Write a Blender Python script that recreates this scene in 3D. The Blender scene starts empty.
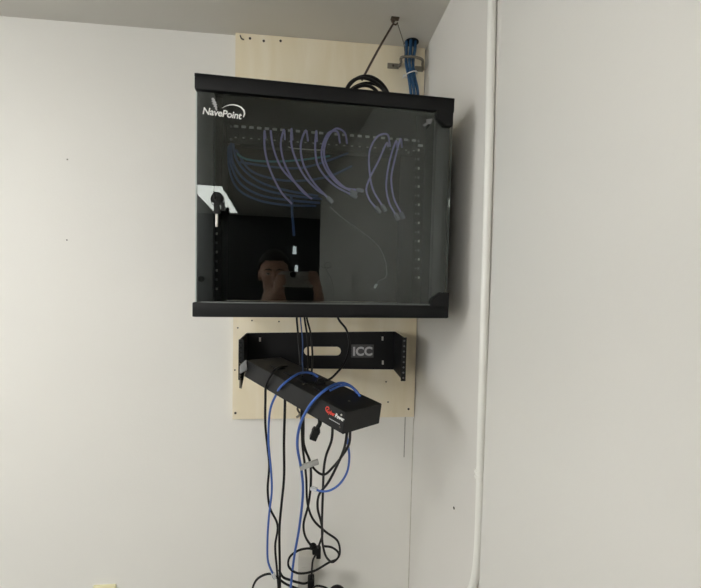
import bpy, bmesh, math, random
from mathutils import Vector, Matrix
random.seed(7)
SC = bpy.context.scene
COL = SC.collection
V = Vector

# ------------------------------------------------------------------ camera
F = 390.2527
CAM = V((-0.3928, -1.41443, 1.63111))
yaw, pitch, roll = 0.10051, -0.04652, 0.02228
fw = V((math.sin(yaw)*math.cos(pitch), math.cos(yaw)*math.cos(pitch), math.sin(pitch)))
rt0 = V((math.cos(yaw), -math.sin(yaw), 0)); up0 = rt0.cross(fw)
rt = rt0*math.cos(roll) + up0*math.sin(roll)
up = -rt0*math.sin(roll) + up0*math.cos(roll)
cd = bpy.data.cameras.new('camera'); cam = bpy.data.objects.new('camera', cd); COL.objects.link(cam)
cd.sensor_fit = 'HORIZONTAL'; cd.sensor_width = 36; cd.lens = 36*F/701; cd.clip_start = .01
cam.matrix_world = Matrix(((rt.x, up.x, -fw.x, CAM.x), (rt.y, up.y, -fw.y, CAM.y), (rt.z, up.z, -fw.z, CAM.z), (0, 0, 0, 1)))
SC.camera = cam

def ray(x, y): return rt*((x-350.5)/F) - up*((y-294)/F) + fw
def plane_hit(x, y, p0, n):
    d = ray(x, y); return CAM + d*((p0-CAM).dot(n)/d.dot(n))
def P(x, y, Y): return plane_hit(x, y, V((0, Y, 0)), V((0, 1, 0)))      # a place at distance Y from the back wall
def PX(x, y, X): return plane_hit(x, y, V((X, 0, 0)), V((1, 0, 0)))
def PZ(x, y, Z): return plane_hit(x, y, V((0, 0, Z)), V((0, 0, 1)))

# ------------------------------------------------------------------ materials
MATS = {}
def mat(name, col, rough=.5, metal=0., noise=0., scale=20., bump=0., bscale=60., spec=.5, trans=0., emit=None, estr=0., stretch=None):
    m = bpy.data.materials.new(name); m.use_nodes = True; nt = m.node_tree; N = nt.nodes; L = nt.links
    b = N['Principled BSDF']
    b.inputs['Base Color'].default_value = (*col, 1); b.inputs['Roughness'].default_value = rough
    b.inputs['Metallic'].default_value = metal; b.inputs['Specular IOR Level'].default_value = spec
    b.inputs['Transmission Weight'].default_value = trans
    if emit:
        b.inputs['Emission Color'].default_value = (*emit, 1); b.inputs['Emission Strength'].default_value = estr
    tc = N.new('ShaderNodeTexCoord'); mp = N.new('ShaderNodeMapping'); L.new(tc.outputs['Object'], mp.inputs['Vector'])
    if stretch: mp.inputs['Scale'].default_value = stretch
    if noise > 0:
        n = N.new('ShaderNodeTexNoise'); n.inputs['Scale'].default_value = scale; n.inputs['Detail'].default_value = 5
        L.new(mp.outputs['Vector'], n.inputs['Vector'])
        r = N.new('ShaderNodeValToRGB'); r.color_ramp.elements[0].position = .3; r.color_ramp.elements[1].position = .7
        r.color_ramp.elements[0].color = (*[c*(1-noise) for c in col], 1)
        r.color_ramp.elements[1].color = (*[min(1, c*(1+noise)) for c in col], 1)
        L.new(n.outputs['Fac'], r.inputs['Fac']); L.new(r.outputs['Color'], b.inputs['Base Color'])
    if bump > 0:
        n2 = N.new('ShaderNodeTexNoise'); n2.inputs['Scale'].default_value = bscale; n2.inputs['Detail'].default_value = 4
        L.new(mp.outputs['Vector'], n2.inputs['Vector'])
        bp = N.new('ShaderNodeBump'); bp.inputs['Strength'].default_value = bump; bp.inputs['Distance'].default_value = .002
        L.new(n2.outputs['Fac'], bp.inputs['Height']); L.new(bp.outputs['Normal'], b.inputs['Normal'])
    MATS[name] = m
    return m
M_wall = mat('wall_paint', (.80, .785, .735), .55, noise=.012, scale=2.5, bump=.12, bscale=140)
M_wallr = mat('wall_paint_dimmer', (.70, .68, .635), .5, noise=.012, scale=2.5, bump=.12, bscale=140)  # wall paint copy, darkened for the dimmer side of the conduit
M_panel = mat('wall_panel_brighter', (.75, .735, .69), .45, noise=.012, scale=2.5, bump=.06, bscale=140)
M_ceil = mat('ceiling_paint', (.72, .70, .645), .8, noise=.02, scale=3, bump=.15, bscale=90)
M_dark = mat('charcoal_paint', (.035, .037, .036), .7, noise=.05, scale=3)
M_floor = mat('grey_carpet', (.10, .098, .092), .95, noise=.2, scale=90, bump=.4, bscale=300)
M_base = mat('black_vinyl', (.03, .03, .03), .5, noise=.05)
M_black = mat('black_powder_coat', (.007, .0073, .008), .5, noise=.12, scale=300, bump=.1, bscale=900, spec=.22)
M_black2 = mat('black_steel_inside', (.006, .006, .0063), .5, noise=.1, scale=200, spec=.12)
M_post = mat('charcoal_post', (.075, .074, .076), .45, noise=.08, scale=150)
M_pdu = mat('black_enamel', (.009, .0092, .0095), .45, noise=.1, scale=300, bump=.08, bscale=700, spec=.3)
M_plast = mat('black_plastic', (.007, .007, .0075), .5, noise=.1, scale=200, spec=.25)
M_cord = mat('black_rubber', (.006, .0056, .0056), .45, noise=.1, scale=100, spec=.3)
M_blue = mat('blue_jacket', (.045, .12, .42), .42, noise=.08, scale=120)
M_dblue = mat('dark_blue_jacket', (.035, .085, .24), .45, noise=.08, scale=120)
M_bblue = mat('bundle_blue_jacket', (.012, .065, .15), .4, noise=.1, scale=120)
M_teal = mat('teal_jacket', (.05, .22, .28), .45, noise=.08, scale=120)
M_lav = mat('lavender_jacket', (.44, .40, .84), .4, noise=.06, scale=120)
M_plug = mat('smoky_clear_plastic', (.30, .30, .38), .25, noise=.04, scale=100)
M_clear = mat('clear_plastic', (.62, .64, .65), .2, noise=.04, scale=100)
M_white = mat('white_print', (.85, .86, .84), .5, noise=.02)
M_grey = mat('grey_print', (.45, .45, .46), .5, noise=.02)
M_dgrey = mat('dull_label_plate', (.13, .13, .135), .4, noise=.05)
M_plate = mat('dark_label_plate', (.05, .05, .052), .4, noise=.05)
M_red = mat('red_print', (.75, .06, .035), .5, noise=.02)
M_steel = mat('zinc_steel', (.55, .54, .50), .35, metal=.9, noise=.08, scale=60)
M_brass = mat('tarnished_steel', (.22, .20, .16), .5, metal=.6, noise=.15, scale=60)
M_rust = mat('dark_rusty_steel', (.07, .05, .035), .6, metal=.2, noise=.2, scale=60)
M_chrome = mat('chrome', (.75, .75, .75), .15, metal=1., noise=.03)
M_pvc = mat('painted_conduit', (.84, .83, .775), .35, noise=.015, scale=10)
M_cream = mat('cream_plastic', (.80, .75, .50), .4, noise=.03, scale=10)
M_beige = mat('beige_plastic', (.52, .50, .45), .45, noise=.03, scale=20)
M_tag = mat('grey_label_tape', (.38, .38, .36), .4, noise=.15, scale=90)
M_tie = mat('white_nylon', (.75, .75, .72), .4, noise=.03)
M_hole = mat('screw_head_dark', (.05, .04, .03), .6, noise=.1)
M_seam = mat('wall_caulk_line', (.36, .35, .31), .8, noise=.2, scale=60)
M_caulk = mat('pale_caulk', (.56, .535, .47), .8, noise=.15, scale=30)
M_skin = mat('skin', (.62, .36, .26), .5, noise=.06, scale=30)
M_hair = mat('dark_hair', (.02, .014, .01), .5, noise=.3, scale=150, bump=.5, bscale=200)
M_shirt = mat('grey_cloth', (.20, .20, .205), .85, noise=.08, scale=80, bump=.3, bscale=400)
M_jeans = mat('navy_denim', (.03, .045, .09), .85, noise=.15, scale=120, bump=.3, bscale=500)
M_shoe = mat('black_leather', (.02, .02, .02), .4, noise=.1)
M_phone = mat('light_phone_case', (.62, .60, .55), .4, noise=.03)
M_eye = mat('eye_white', (.8, .78, .75), .2, noise=.02)
M_lip = mat('lip', (.45, .16, .14), .45, noise=.05)
M_lamp = mat('lamp_diffuser', (.9, .9, .88), .5, emit=(1, .985, .95), estr=9.0)
M_lampframe = mat('lamp_frame', (.7, .7, .68), .5, noise=.02)
M_fill = mat('left_fill_glow', (.8, .85, .9), .1, emit=(.97, .985, 1), estr=10.5)
M_fill2 = mat('far_fill_glow', (.8, .85, .9), .1, emit=(1, .985, .955), estr=9.5)
M_day = mat('daylit_glass', (.8, .85, .9), .1, emit=(.9, .96, 1), estr=6.)

# plywood: pale wood with long soft grain
def wood():
    m = bpy.data.materials.new('pale_plywood'); m.use_nodes = True; nt = m.node_tree; N = nt.nodes; L = nt.links
    b = N['Principled BSDF']; b.inputs['Roughness'].default_value = .6
    tc = N.new('ShaderNodeTexCoord'); mp = N.new('ShaderNodeMapping'); mp.inputs['Scale'].default_value = (6, 6, 1.1)
    L.new(tc.outputs['Object'], mp.inputs['Vector'])
    n = N.new('ShaderNodeTexNoise'); n.inputs['Scale'].default_value = 3; n.inputs['Detail'].default_value = 6; n.inputs['Distortion'].default_value = .6
    L.new(mp.outputs['Vector'], n.inputs['Vector'])
    r = N.new('ShaderNodeValToRGB'); r.color_ramp.elements[0].position = .25; r.color_ramp.elements[1].position = .75
    r.color_ramp.elements[0].color = (.80, .70, .49, 1); r.color_ramp.elements[1].color = (.87, .79, .62, 1)
    L.new(n.outputs['Fac'], r.inputs['Fac']); L.new(r.outputs['Color'], b.inputs['Base Color'])
    return m
M_wood = wood()

# tinted safety glass: clear reflection by Fresnel, smoked transmission
def glass():
    m = bpy.data.materials.new('smoked_glass'); m.use_nodes = True; nt = m.node_tree; N = nt.nodes; L = nt.links
    N.remove(N['Principled BSDF'])
    t = N.new('ShaderNodeBsdfTransparent'); t.inputs['Color'].default_value = (.80, .82, .815, 1)
    g = N.new('ShaderNodeBsdfGlossy'); g.inputs['Roughness'].default_value = .0; g.inputs['Color'].default_value = (.95, 1, .97, 1)
    fr = N.new('ShaderNodeFresnel'); fr.inputs['IOR'].default_value = 1.5
    mx = N.new('ShaderNodeMixShader')
    L.new(fr.outputs[0], mx.inputs[0]); L.new(t.outputs[0], mx.inputs[1]); L.new(g.outputs[0], mx.inputs[2])
    L.new(mx.outputs[0], N['Material Output'].inputs['Surface'])
    return m
M_glass = glass()
M_gedge = mat('glass_edge', (.55, .60, .57), .3, noise=.03)
M_gedge2 = mat('glass_edge_bottom', (.10, .11, .105), .3, noise=.03)

# ------------------------------------------------------------------ mesh helpers
class MB:
    def __init__(s): s.bm = bmesh.new(); s.mats = []
    def _mi(s, faces, m):
        if m is None: return
        if m not in s.mats: s.mats.append(m)
        i = s.mats.index(m)
        for f in faces: f.material_index = i
    def box(s, c, size, bev=0., M=None, mat=None):
        t = bmesh.new(); bmesh.ops.create_cube(t, size=1)
        bmesh.ops.scale(t, vec=V(size), verts=t.verts)
        if bev > 0: bmesh.ops.bevel(t, geom=t.edges[:], offset=bev, segments=2, affect='EDGES', profile=.6)
        X = Matrix.Translation(V(c))
        if M: X = M @ X
        t.transform(X); return s.add(t, mat)
    def add(s, t, mat=None):
        me = bpy.data.meshes.new('tmp'); t.to_mesh(me); t.free()
        n = len(s.bm.faces); s.bm.from_mesh(me); bpy.data.meshes.remove(me); s.bm.faces.ensure_lookup_table()
        s._mi(s.bm.faces[n:], mat); return s
    def hexa(s, p, bev=0., mat=None):
        # p: eight corners, bottom ring then top ring
        t = bmesh.new(); v = [t.verts.new(q) for q in p]
        for f in ((3,2,1,0),(4,5,6,7),(0,1,5,4),(1,2,6,5),(2,3,7,6),(3,0,4,7)): t.faces.new([v[i] for i in f])
        bmesh.ops.recalc_face_normals(t, faces=t.faces)
        if bev > 0: bmesh.ops.bevel(t, geom=t.edges[:], offset=bev, segments=2, affect='EDGES')
        return s.add(t, mat)
    def cyl(s, a, b, r, n=16, r2=None, mat=None, bev=0.):
        a, b = V(a), V(b); d = b-a
        t = bmesh.new(); bmesh.ops.create_cone(t, cap_ends=True, segments=n, radius1=r, radius2=r if r2 is None else r2, depth=d.length)
        if bev > 0:
            e = [x for x in t.edges if abs(x.verts[0].co.z-x.verts[1].co.z) < 1e-6]
            bmesh.ops.bevel(t, geom=e, offset=bev, segments=2, affect='EDGES')
        t.transform(Matrix.Translation((a+b)/2) @ d.to_track_quat('Z', 'Y').to_matrix().to_4x4())
        return s.add(t, mat)
    def ball(s, c, r, M=None, mat=None, u=20, v=14):
        t = bmesh.new(); bmesh.ops.create_uvsphere(t, u_segments=u, v_segments=v, radius=1)
        r = (r, r, r) if not hasattr(r, '__len__') else r
        bmesh.ops.scale(t, vec=V(r), verts=t.verts)
        if M: t.transform(M)
        t.transform(Matrix.Translation(V(c))); return s.add(t, mat)
    def tube(s, pts, r, n=10, sub=6, closed=False, mat=None):
        pts = [V(p) for p in pts]; q = []
        k = len(pts)
        for i in range(k if closed else k-1):
            p0 = pts[(i-1) % k] if closed or i > 0 else pts[0]*2-pts[1]
            p1 = pts[i]; p2 = pts[(i+1) % k]
            p3 = pts[(i+2) % k] if closed or i+2 < k else p2*2-p1
            t0 = 0; t1 = max((p1-p0).length, 1e-5)**.5; t2 = t1+max((p2-p1).length, 1e-5)**.5; t3 = t2+max((p3-p2).length, 1e-5)**.5
            for j in range(sub):
                t = t1+(t2-t1)*j/sub
                A1 = p0*((t1-t)/(t1-t0))+p1*((t-t0)/(t1-t0)); A2 = p1*((t2-t)/(t2-t1))+p2*((t-t1)/(t2-t1)); A3 = p2*((t3-t)/(t3-t2))+p3*((t-t2)/(t3-t2))
                B1 = A1*((t2-t)/(t2-t0))+A2*((t-t0)/(t2-t0)); B2 = A2*((t3-t)/(t3-t1))+A3*((t-t1)/(t3-t1))
                q.append(B1*((t2-t)/(t2-t1))+B2*((t-t1)/(t2-t1)))
        if not closed: q.append(pts[-1])
        t = bmesh.new(); rings = []; m = len(q); nrm = None
        for i in range(m):
            tg = (q[(i+1) % m]-q[i-1]) if closed or 0 < i < m-1 else (q[1]-q[0] if i == 0 else q[-1]-q[-2])
            tg.normalize()
            if nrm is None: nrm = tg.orthogonal().normalized()
            nrm = (nrm-tg*nrm.dot(tg)).normalized(); bi = tg.cross(nrm)
            rings.append([t.verts.new(q[i]+nrm*(r*math.cos(2*math.pi*j/n))+bi*(r*math.sin(2*math.pi*j/n))) for j in range(n)])
        for i in range(m if closed else m-1):
            a, b = rings[i], rings[(i+1) % m]
            for j in range(n): t.faces.new((a[j], a[(j+1) % n], b[(j+1) % n], b[j]))
        if not closed: t.faces.new(rings[0][::-1]); t.faces.new(rings[-1])
        return s.add(t, mat)
    def prism(s, outline, a, b, mat=None):
        # outline: points; swept from offset a to offset b (vectors)
        t = bmesh.new(); A = [t.verts.new(V(p)+V(a)) for p in outline]; B = [t.verts.new(V(p)+V(b)) for p in outline]
        k = len(A); t.faces.new(A[::-1]); t.faces.new(B)
        for i in range(k): t.faces.new((A[i], A[(i+1) % k], B[(i+1) % k], B[i]))
        bmesh.ops.recalc_face_normals(t, faces=t.faces); return s.add(t, mat)
    def build(s, name, m, parent=None, smooth=True):
        me = bpy.data.meshes.new(name)
        if parent is not None: s.bm.transform(WM[parent.name].inverted())
        s.bm.to_mesh(me); s.bm.free()
        for x in (s.mats or [m]): me.materials.append(x)
        return link(name, me, parent, smooth)
WM = {}
def link(name, me, parent=None, smooth=True):
    o = bpy.data.objects.new(name, me); COL.objects.link(o)
    if parent is not None: o.parent = parent; WM[o.name] = WM[parent.name]
    else: WM[o.name] = Matrix()
    if smooth:
        for p in me.polygons: p.use_smooth = True
        try: me.set_sharp_from_angle(angle=math.radians(35))
        except Exception: pass
    return o
def thing(name, label, cat, loc=(0, 0, 0), rz=0, group=None):
    o = bpy.data.objects.new(name, None); COL.objects.link(o); o.empty_display_size = .05
    o.location = loc; o.rotation_euler = (0, 0, rz)
    WM[o.name] = Matrix.Translation(V(loc)) @ Matrix.Rotation(rz, 4, 'Z')
    return tag(o, label, cat, group)
def tag(o, label, cat, group=None):
    o['label'] = label; o['category'] = cat
    if group: o['group'] = group
    return o
def struct(name, mb, m, parent=None):
    o = mb.build(name, m, parent)
    if parent is None: o['kind'] = 'structure'
    return o
def text_bm(txt, size, origin, xd, yd, depth=.0006, offset=0., shear=0., space=1., align='LEFT'):
    c = bpy.data.curves.new('txt', 'FONT'); c.body = txt; c.size = size; c.extrude = depth/2; c.offset = offset; c.shear = shear
    c.space_character = space; c.align_x = align; c.resolution_u = 4
    o = bpy.data.objects.new('txt', c); COL.objects.link(o)
    bpy.context.view_layer.update()
    me = bpy.data.meshes.new_from_object(o.evaluated_get(bpy.context.evaluated_depsgraph_get()))
    bpy.data.objects.remove(o); bpy.data.curves.remove(c)
    xd = V(xd).normalized(); yd = V(yd); yd = (yd-xd*yd.dot(xd)).normalized(); zd = xd.cross(yd)
    X = Matrix(((xd.x, yd.x, zd.x, origin[0]), (xd.y, yd.y, zd.y, origin[1]), (xd.z, yd.z, zd.z, origin[2]), (0, 0, 0, 1)))
    me.transform(X); b = bmesh.new(); b.from_mesh(me); bpy.data.meshes.remove(me); return b

# ------------------------------------------------------------------ the room
ZC = 2.44731; XL = -4.0; YF = -5.3
struct('wall_back', MB().box(((XL)/2, .06, ZC/2), (-XL+.24, .12, ZC)), M_wall)
YA = -3.65                                            # the right wall ends here; beyond it the room widens into a dark recess
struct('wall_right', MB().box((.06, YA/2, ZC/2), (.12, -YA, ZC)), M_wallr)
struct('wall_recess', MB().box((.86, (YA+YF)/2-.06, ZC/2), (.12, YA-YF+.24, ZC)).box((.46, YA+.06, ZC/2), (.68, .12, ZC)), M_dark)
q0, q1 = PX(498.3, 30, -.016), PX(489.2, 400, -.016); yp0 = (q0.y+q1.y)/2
struct('bright_panel', MB().box((-.009, (yp0+YA)/2, ZC/2), (.016, yp0-YA, ZC-.002), .0015), M_panel)  # added panel: brightness step at the conduit put into its paler colour
struct('wall_left', MB().box((XL-.06, YF/2, ZC/2), (.12, -YF, ZC)), M_wall)
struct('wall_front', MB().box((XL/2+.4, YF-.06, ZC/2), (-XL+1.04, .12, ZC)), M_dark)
struct('floor', MB().box((XL/2+.4, YF/2, -.06), (-XL+1.04, -YF+.24, .12)), M_floor)
struct('ceiling', MB().box((XL/2+.4, YF/2, ZC+.06), (-XL+1.04, -YF+.24, .12)), M_ceil)
struct('baseboard_back', MB().box((XL/2, -.006, .05), (-XL-.02, .012, .1), .002), M_base)
struct('baseboard_right', MB().box((-.024, YA/2, .05), (.012, -YA-.03, .1), .002), M_base)
# seam line running down the back wall under the plywood, and the caulked corner
a = P(405.2, 415.5, 0); b = P(404, 457, 0)
struct('trim_1', MB().box(((a+b)/2)+V((0, -.0006, 0)), (.0035, .0012, abs(a.z-b.z))), M_seam)
struct('trim_3', MB().box((-.0015, -.0015, .55), (.003, .003, 1.1)), M_caulk)
# narrow daylit window in the far wall
struct('window_1', MB().box((-.195, YF+.012, 1.98), (.05, .024, .11), .003).box((-.165, YF+.012, 1.70), (.042, .024, .13), .003), M_day)

# unseen window added in the left wall to brighten the room
def left_fill_window():
    y0, y1, z0, z1 = -2.1, -.5, 1.5, 2.38
    f = MB()
    for yy in (y0, (y0+y1)/2, y1): f.box((XL+.03, yy, (z0+z1)/2), (.06, .05, z1-z0+.05), .004)
    for zz in (z0, z1): f.box((XL+.03, (y0+y1)/2, zz), (.06, y1-y0, .05), .004)
    w_ = struct('fill_window_2', f, M_lampframe)
    MB().box((XL+.015, (y0+y1)/2, (z0+z1)/2), (.01, y1-y0-.04, z1-z0-.04)).build('fill_pane', M_fill, w_)
left_fill_window()
def far_fill_window():  # second unseen window, added in the far wall as frontal fill
    x0, x1, z0, z1 = -3.7, -1.95, 1.25, 2.4
    f = MB()
    for xx in (x0, (x0+x1)/2, x1): f.box((xx, YF+.03, (z0+z1)/2), (.05, .06, z1-z0+.05), .004)
    for zz in (z0, z1): f.box(((x0+x1)/2, YF+.03, zz), (x1-x0, .06, .05), .004)
    w_ = struct('fill_window_3', f, M_lampframe)
    MB().box(((x0+x1)/2, YF+.015, (z0+z1)/2), (x1-x0-.04, .01, z1-z0-.04)).build('fill_pane', M_fill2, w_)
far_fill_window()
# ceiling lamps: the narrow one shows in the glass, the long two are added
def lamp(x, y, label, w=.6, d=1.2):
    t = thing('ceiling_light', label, 'ceiling light', (x, y, ZC), 0, 'recessed ceiling lights')
    f = MB()
    for sx in (-1, 1): f.box((x+sx*(w/2+.012), y, ZC-.006), (.024, d+.048, .012), .002)
    for sy in (-1, 1): f.box((x, y+sy*(d/2+.012), ZC-.006), (w, .024, .012), .002)
    f.build('lamp_frame', M_lampframe, t)
    MB().box((x, y, ZC-.004), (w, d, .006)).build('diffuser', M_lamp, t)
lamp(-1.12, -4.25, 'narrow ceiling light mirrored at the left of the glass door', .3, 1.65)
lamp(-1.8, -1.75, 'added unseen long ceiling light above the left side of the room')
lamp(-3.2, -3.6, 'added unseen long ceiling light in the far left corner of the room')

# ------------------------------------------------------------------ plywood backboard
xa, xb, za, zb = -.66361, -.0045, 1.1125, ZC-.001
t = thing('plywood_backboard', 'pale plywood board screwed to the wall behind the black cabinet', 'board', ((xa+xb)/2, -.009, za))
MB().box(((xa+xb)/2, -.009, (za+zb)/2), (xb-xa, .018, zb-za), .0012).build('board', M_wood, t)
for px, py in ((250, 38.5), (263.8, 41), (280.6, 41), (237.8, 327.8), (234.9, 370), (235.4, 413), (408.5, 409), (388, 402), (386, 381.7), (252, 320.5), (279, 321.5)):
    q = P(px, py, -.018); r = .0042 if py > 405 or py < 45 else .0028
    MB().cyl(q+V((0, .004, 0)), q+V((0, -.0012, 0)), r, 12).build('screw', M_hole, t)
q = P(241.4, 37.8, -.018)
MB().tube([q+V((-.004, -.0004, .008)), q+V((0, -.0004, -.002)), q+V((.009, -.0004, -.006))], .0022, 6).build('screw', M_hole, t)

# ------------------------------------------------------------------ wall cabinet
XR, ZT, H, DR, RY, W = -.05534, 2.06564, .53448, .47844, .05756, .6
D = .452
ex = V((math.cos(RY), math.sin(RY), 0)); ey = V((-math.sin(RY), math.cos(RY), 0)); ez = V((0, 0, 1))
RO = V((XR, -DR, ZT-H)) - ex*(W/2) + ey*D          # bottom centre of the back
RM = Matrix.Translation(RO) @ Matrix.Rotation(RY, 4, 'Z')
def RK(px, py, yl):                                  # point inside the cabinet at depth yl (cabinet coordinates)
    return plane_hit(px, py, RO+ey*yl, ey)
def RL(px, py, yl): return RM.inverted() @ RK(px, py, yl)
rack = thing('network_cabinet', 'black wall cabinet with a smoked glass door mounted in the room corner', 'cabinet', RO, RY)
def rbox(mb, c, s, bev=.0015, mat=None): return mb.box(c, s, bev, RM, mat)
HT, HB = .034, .033                                   # top and bottom front rims
# top panel with deep front rim
m = MB(); rbox(m, (0, -D/2, H-.004), (W, D, .008)); rbox(m, (0, -D+.012, H-HT/2), (W, .024, HT), .003); m.build('top_panel', M_black, rack)
m = MB(); rbox(m, (0, -D/2, .004), (W, D, .008)); rbox(m, (0, -D+.012, HB/2), (W+.006, .024, HB), .003); m.build('bottom_panel', M_black, rack)
for sx in (-1, 1):
    m = MB(); rbox(m, (sx*(W/2-.004), -D/2+.012, H/2), (.006, D-.03, H-.018)); m.build('side_panel', M_black2, rack)
m = MB(); rbox(m, (0, -.004, H/2), (W-.012, .008, H-.018)); m.build('back_panel', M_black2, rack)
# wedge brackets that fill the gap to the plywood
for sx in (-1, 1):
    x = sx*.2; m = MB()
    gap = -(RM @ V((x, 0, 0))).y-.018-.0035
    rbox(m, (x, gap/2-.0005, H/2), (.05, gap, .3), .001); m.build('mounting_bracket', M_black2, rack)
# front corner posts seen behind the glass
gy = -D-.001                                          # back of the glass pane
for sx in (-1, 1):
    m = MB(); rbox(m, (sx*(W/2-.022), -D+.022, H/2), (.034, .02, H-HT-HB), .002); o = m.build('front_post', M_post, rack)
q = RL(201.5, 279, -D+.0105)
m = MB(); m.cyl(RM @ q, RM @ (q+V((0, -.004, 0))), .0065, 16); m.build('grommet', M_plast, rack)
# square-hole mounting rails
ry = -D+.075
for px, pys in ((216.5, [206+i*9.2 for i in range(10)]), (418.5, [141+i*9.1 for i in range(16)])):
    c = RL(px, 220, ry); m = MB()
    rbox(m, (c.x, ry+.004, H/2), (.026, .006, H-.03), .001, M_black2)
    rbox(m, (c.x+(.012 if c.x > 0 else -.012), ry+.03, H/2), (.004, .05, H-.03), .001, M_black2)
    for i, py in enumerate(pys):
        q = RL(px+(.25*(i % 2)), py, ry)
        rbox(m, (q.x, ry+.0005, q.z), (.0045, .003, .006), 0, M_steel if i % 2 else M_dgrey)
        rbox(m, (q.x-.008, ry+.0005, q.z), (.003, .003, .003), 0, M_dgrey)
    m.build('mounting_rail', M_black2, rack)
# the glass door: pane > hinge covers, lock, logo
zg0, zg1 = HB+.001, H-HT-.006
door = None
m = MB(); rbox(m, (0, gy-.0025, (zg0+zg1)/2), (W-.012, .005, zg1-zg0), 0)
bmr = m.bm
door = m.build('glass_door', M_glass, rack, smooth=False)
m = MB(); rbox(m, (-W/2+.0045, gy-.0025, (zg0+zg1)/2), (.003, .0052, zg1-zg0), .0008); m.build('polished_edge', M_gedge, door)
m = MB(); rbox(m, (0, gy-.0025, zg0-.0004), (W-.03, .0052, .0032), .0008); m.build('polished_edge', M_gedge2, door)
for zz, sg in ((zg1, 1), (zg0, -1)):
    m = MB()
    x1 = W/2-(.008 if sg > 0 else .003); z0 = zz+sg*.004
    wd, hh = (.040, .034) if sg > 0 else (.045, .034)
    out = [(x1, 0, z0), (x1, 0, z0-sg*hh), (x1-wd*.45, 0, z0-sg*hh), (x1-wd*.92, 0, z0-sg*hh*.55), (x1-wd, 0, z0-sg*hh*.35), (x1-wd, 0, z0)]
    m.prism([RM @ V((x, gy-.012, z)) for x, y, z in out], V((0, 0, 0)), ey*.02)
    m.build('hinge_cover', M_plast, door)
# little grey arrow sticker beside the upper hinge
m = MB(); c = RL(428.5, 121, gy-.0056)
out = [(-.014, -.010), (-.004, -.003), (-.006, .004), (.010, .007), (.006, -.008), (.001, -.006), (-.009, -.014)]
m.prism([RM @ V((c.x+u, c.y, c.z+w)) for u, w in out], V((0, 0, 0)), ey*.0005); m.build('arrow_mark', M_dgrey, door)
# lock
lk = RL(217, 198, gy-.006)
m = MB(); m.cyl(RM @ V((lk.x, gy-.003, lk.z)), RM @ V((lk.x, gy-.013, lk.z)), .0135, 24, bev=.002)
m.cyl(RM @ V((lk.x, gy-.012, lk.z)), RM @ V((lk.x, gy-.016, lk.z)), .008, 20, bev=.001); m.build('lock', M_plast, door)
# logo print on the glass
yl = gy-.0058
o0 = RL(201.4, 112.6, yl); o1 = RL(241.4, 118.3, yl); w = (o1-o0).length*.985
b = text_bm('NavePoint', .0265, (0, 0, 0), (1, 0, 0), (0, 0, 1), offset=.0005, space=.95, shear=.12)
xs = [v.co.x for v in b.verts]; k = w/(max(xs)-min(xs))
b.transform(RM @ Matrix.Translation(o0) @ Matrix.Rotation(-math.atan2(o1.z-o0.z, o1.x-o0.x), 4, 'Y') @ Matrix.Diagonal((k, 1, k*1.02, 1)))
m = MB(); m.add(b)
# swoosh: thin at the left, thick at the right end
arc = [(221.5, 107.0, .0003), (225, 105.0, .0006), (229, 103.8, .0009), (233, 103.6, .0011), (237, 104.4, .0014), (240.8, 106.2, .0017), (243.6, 109.4, .0019), (244.3, 112.6, .0016), (243.2, 116.2, .0009)]
pts = [RL(x, y, yl) for x, y, r in arc]; L_, R_ = [], []
for i, p in enumerate(pts):
    tg = (pts[min(i+1, len(pts)-1)]-pts[max(i-1, 0)]).normalized(); nn = V((-tg.z, 0, tg.x))
    L_.append(p+nn*arc[i][2]); R_.append(p-nn*arc[i][2])
for i in range(len(pts)-1):
    m.prism([RM @ q for q in (L_[i], L_[i+1], R_[i+1], R_[i])], V((0, 0, 0)), ey*.0006)
m.build('logo', M_white, door)
# small stacked feather-like tower mark above the letters
m = MB()
for i in range(5):
    u = i/4; c = RL(212.6+u*3.0, 98.2+u*9.6, yl); ww = .0062*(1-.9*abs(u-.4)); hh = .0042
    m.prism([RM @ (c+V(d)) for d in ((-ww, 0, hh*.2), (0, 0, hh), (ww, 0, -hh*.1), (.4*ww, 0, -hh))], V((0, 0, 0)), ey*.0006)
m.build('tower_mark', M_grey, door)

def swing(o, a=-.011):
    pv = Matrix.Translation(V((W/2, gy, 0))) @ Matrix.Rotation(a, 4, 'Z') @ Matrix.Translation(V((-W/2, -gy, 0)))
    o.data.transform(pv)
    for c in o.children: swing(c, a)
swing(door)
# keys in the lock
kt = thing('key_set', 'pair of small keys hanging from the lock at the left of the glass door', 'keys', RM @ V((lk.x, gy-.016, lk.z-.02)), RY)
m = MB(); m.cyl(RM @ V((lk.x, gy-.0165, lk.z)), RM @ V((lk.x, gy-.024, lk.z)), .002, 8)
rbox(m, (lk.x, gy-.031, lk.z), (.003, .016, .016), .0012); m.build('lock_key', M_plast, kt)
m = MB(); m.tube([RM @ V((lk.x+.001+.008*math.sin(q), gy-.031+.004*math.sin(q), lk.z-.011+.010*math.cos(q))) for q in [i*math.pi/5 for i in range(10)]], .0009, 6, 3, True); m.build('key_ring', M_plast, kt)
m = MB(); rbox(m, (lk.x+.004, gy-.030, lk.z-.028), (.013, .003, .022), .0012); m.build('key_head', M_plast, kt)
m = MB(); rbox(m, (lk.x+.004, gy-.030, lk.z-.052), (.005, .0022, .028), .0006); m.build('hanging_key', M_steel, kt)
m = MB(); rbox(m, (lk.x+.016, gy-.027, lk.z-.022), (.009, .006, .018), .002); m.build('key_fob', M_plast, kt)

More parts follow.
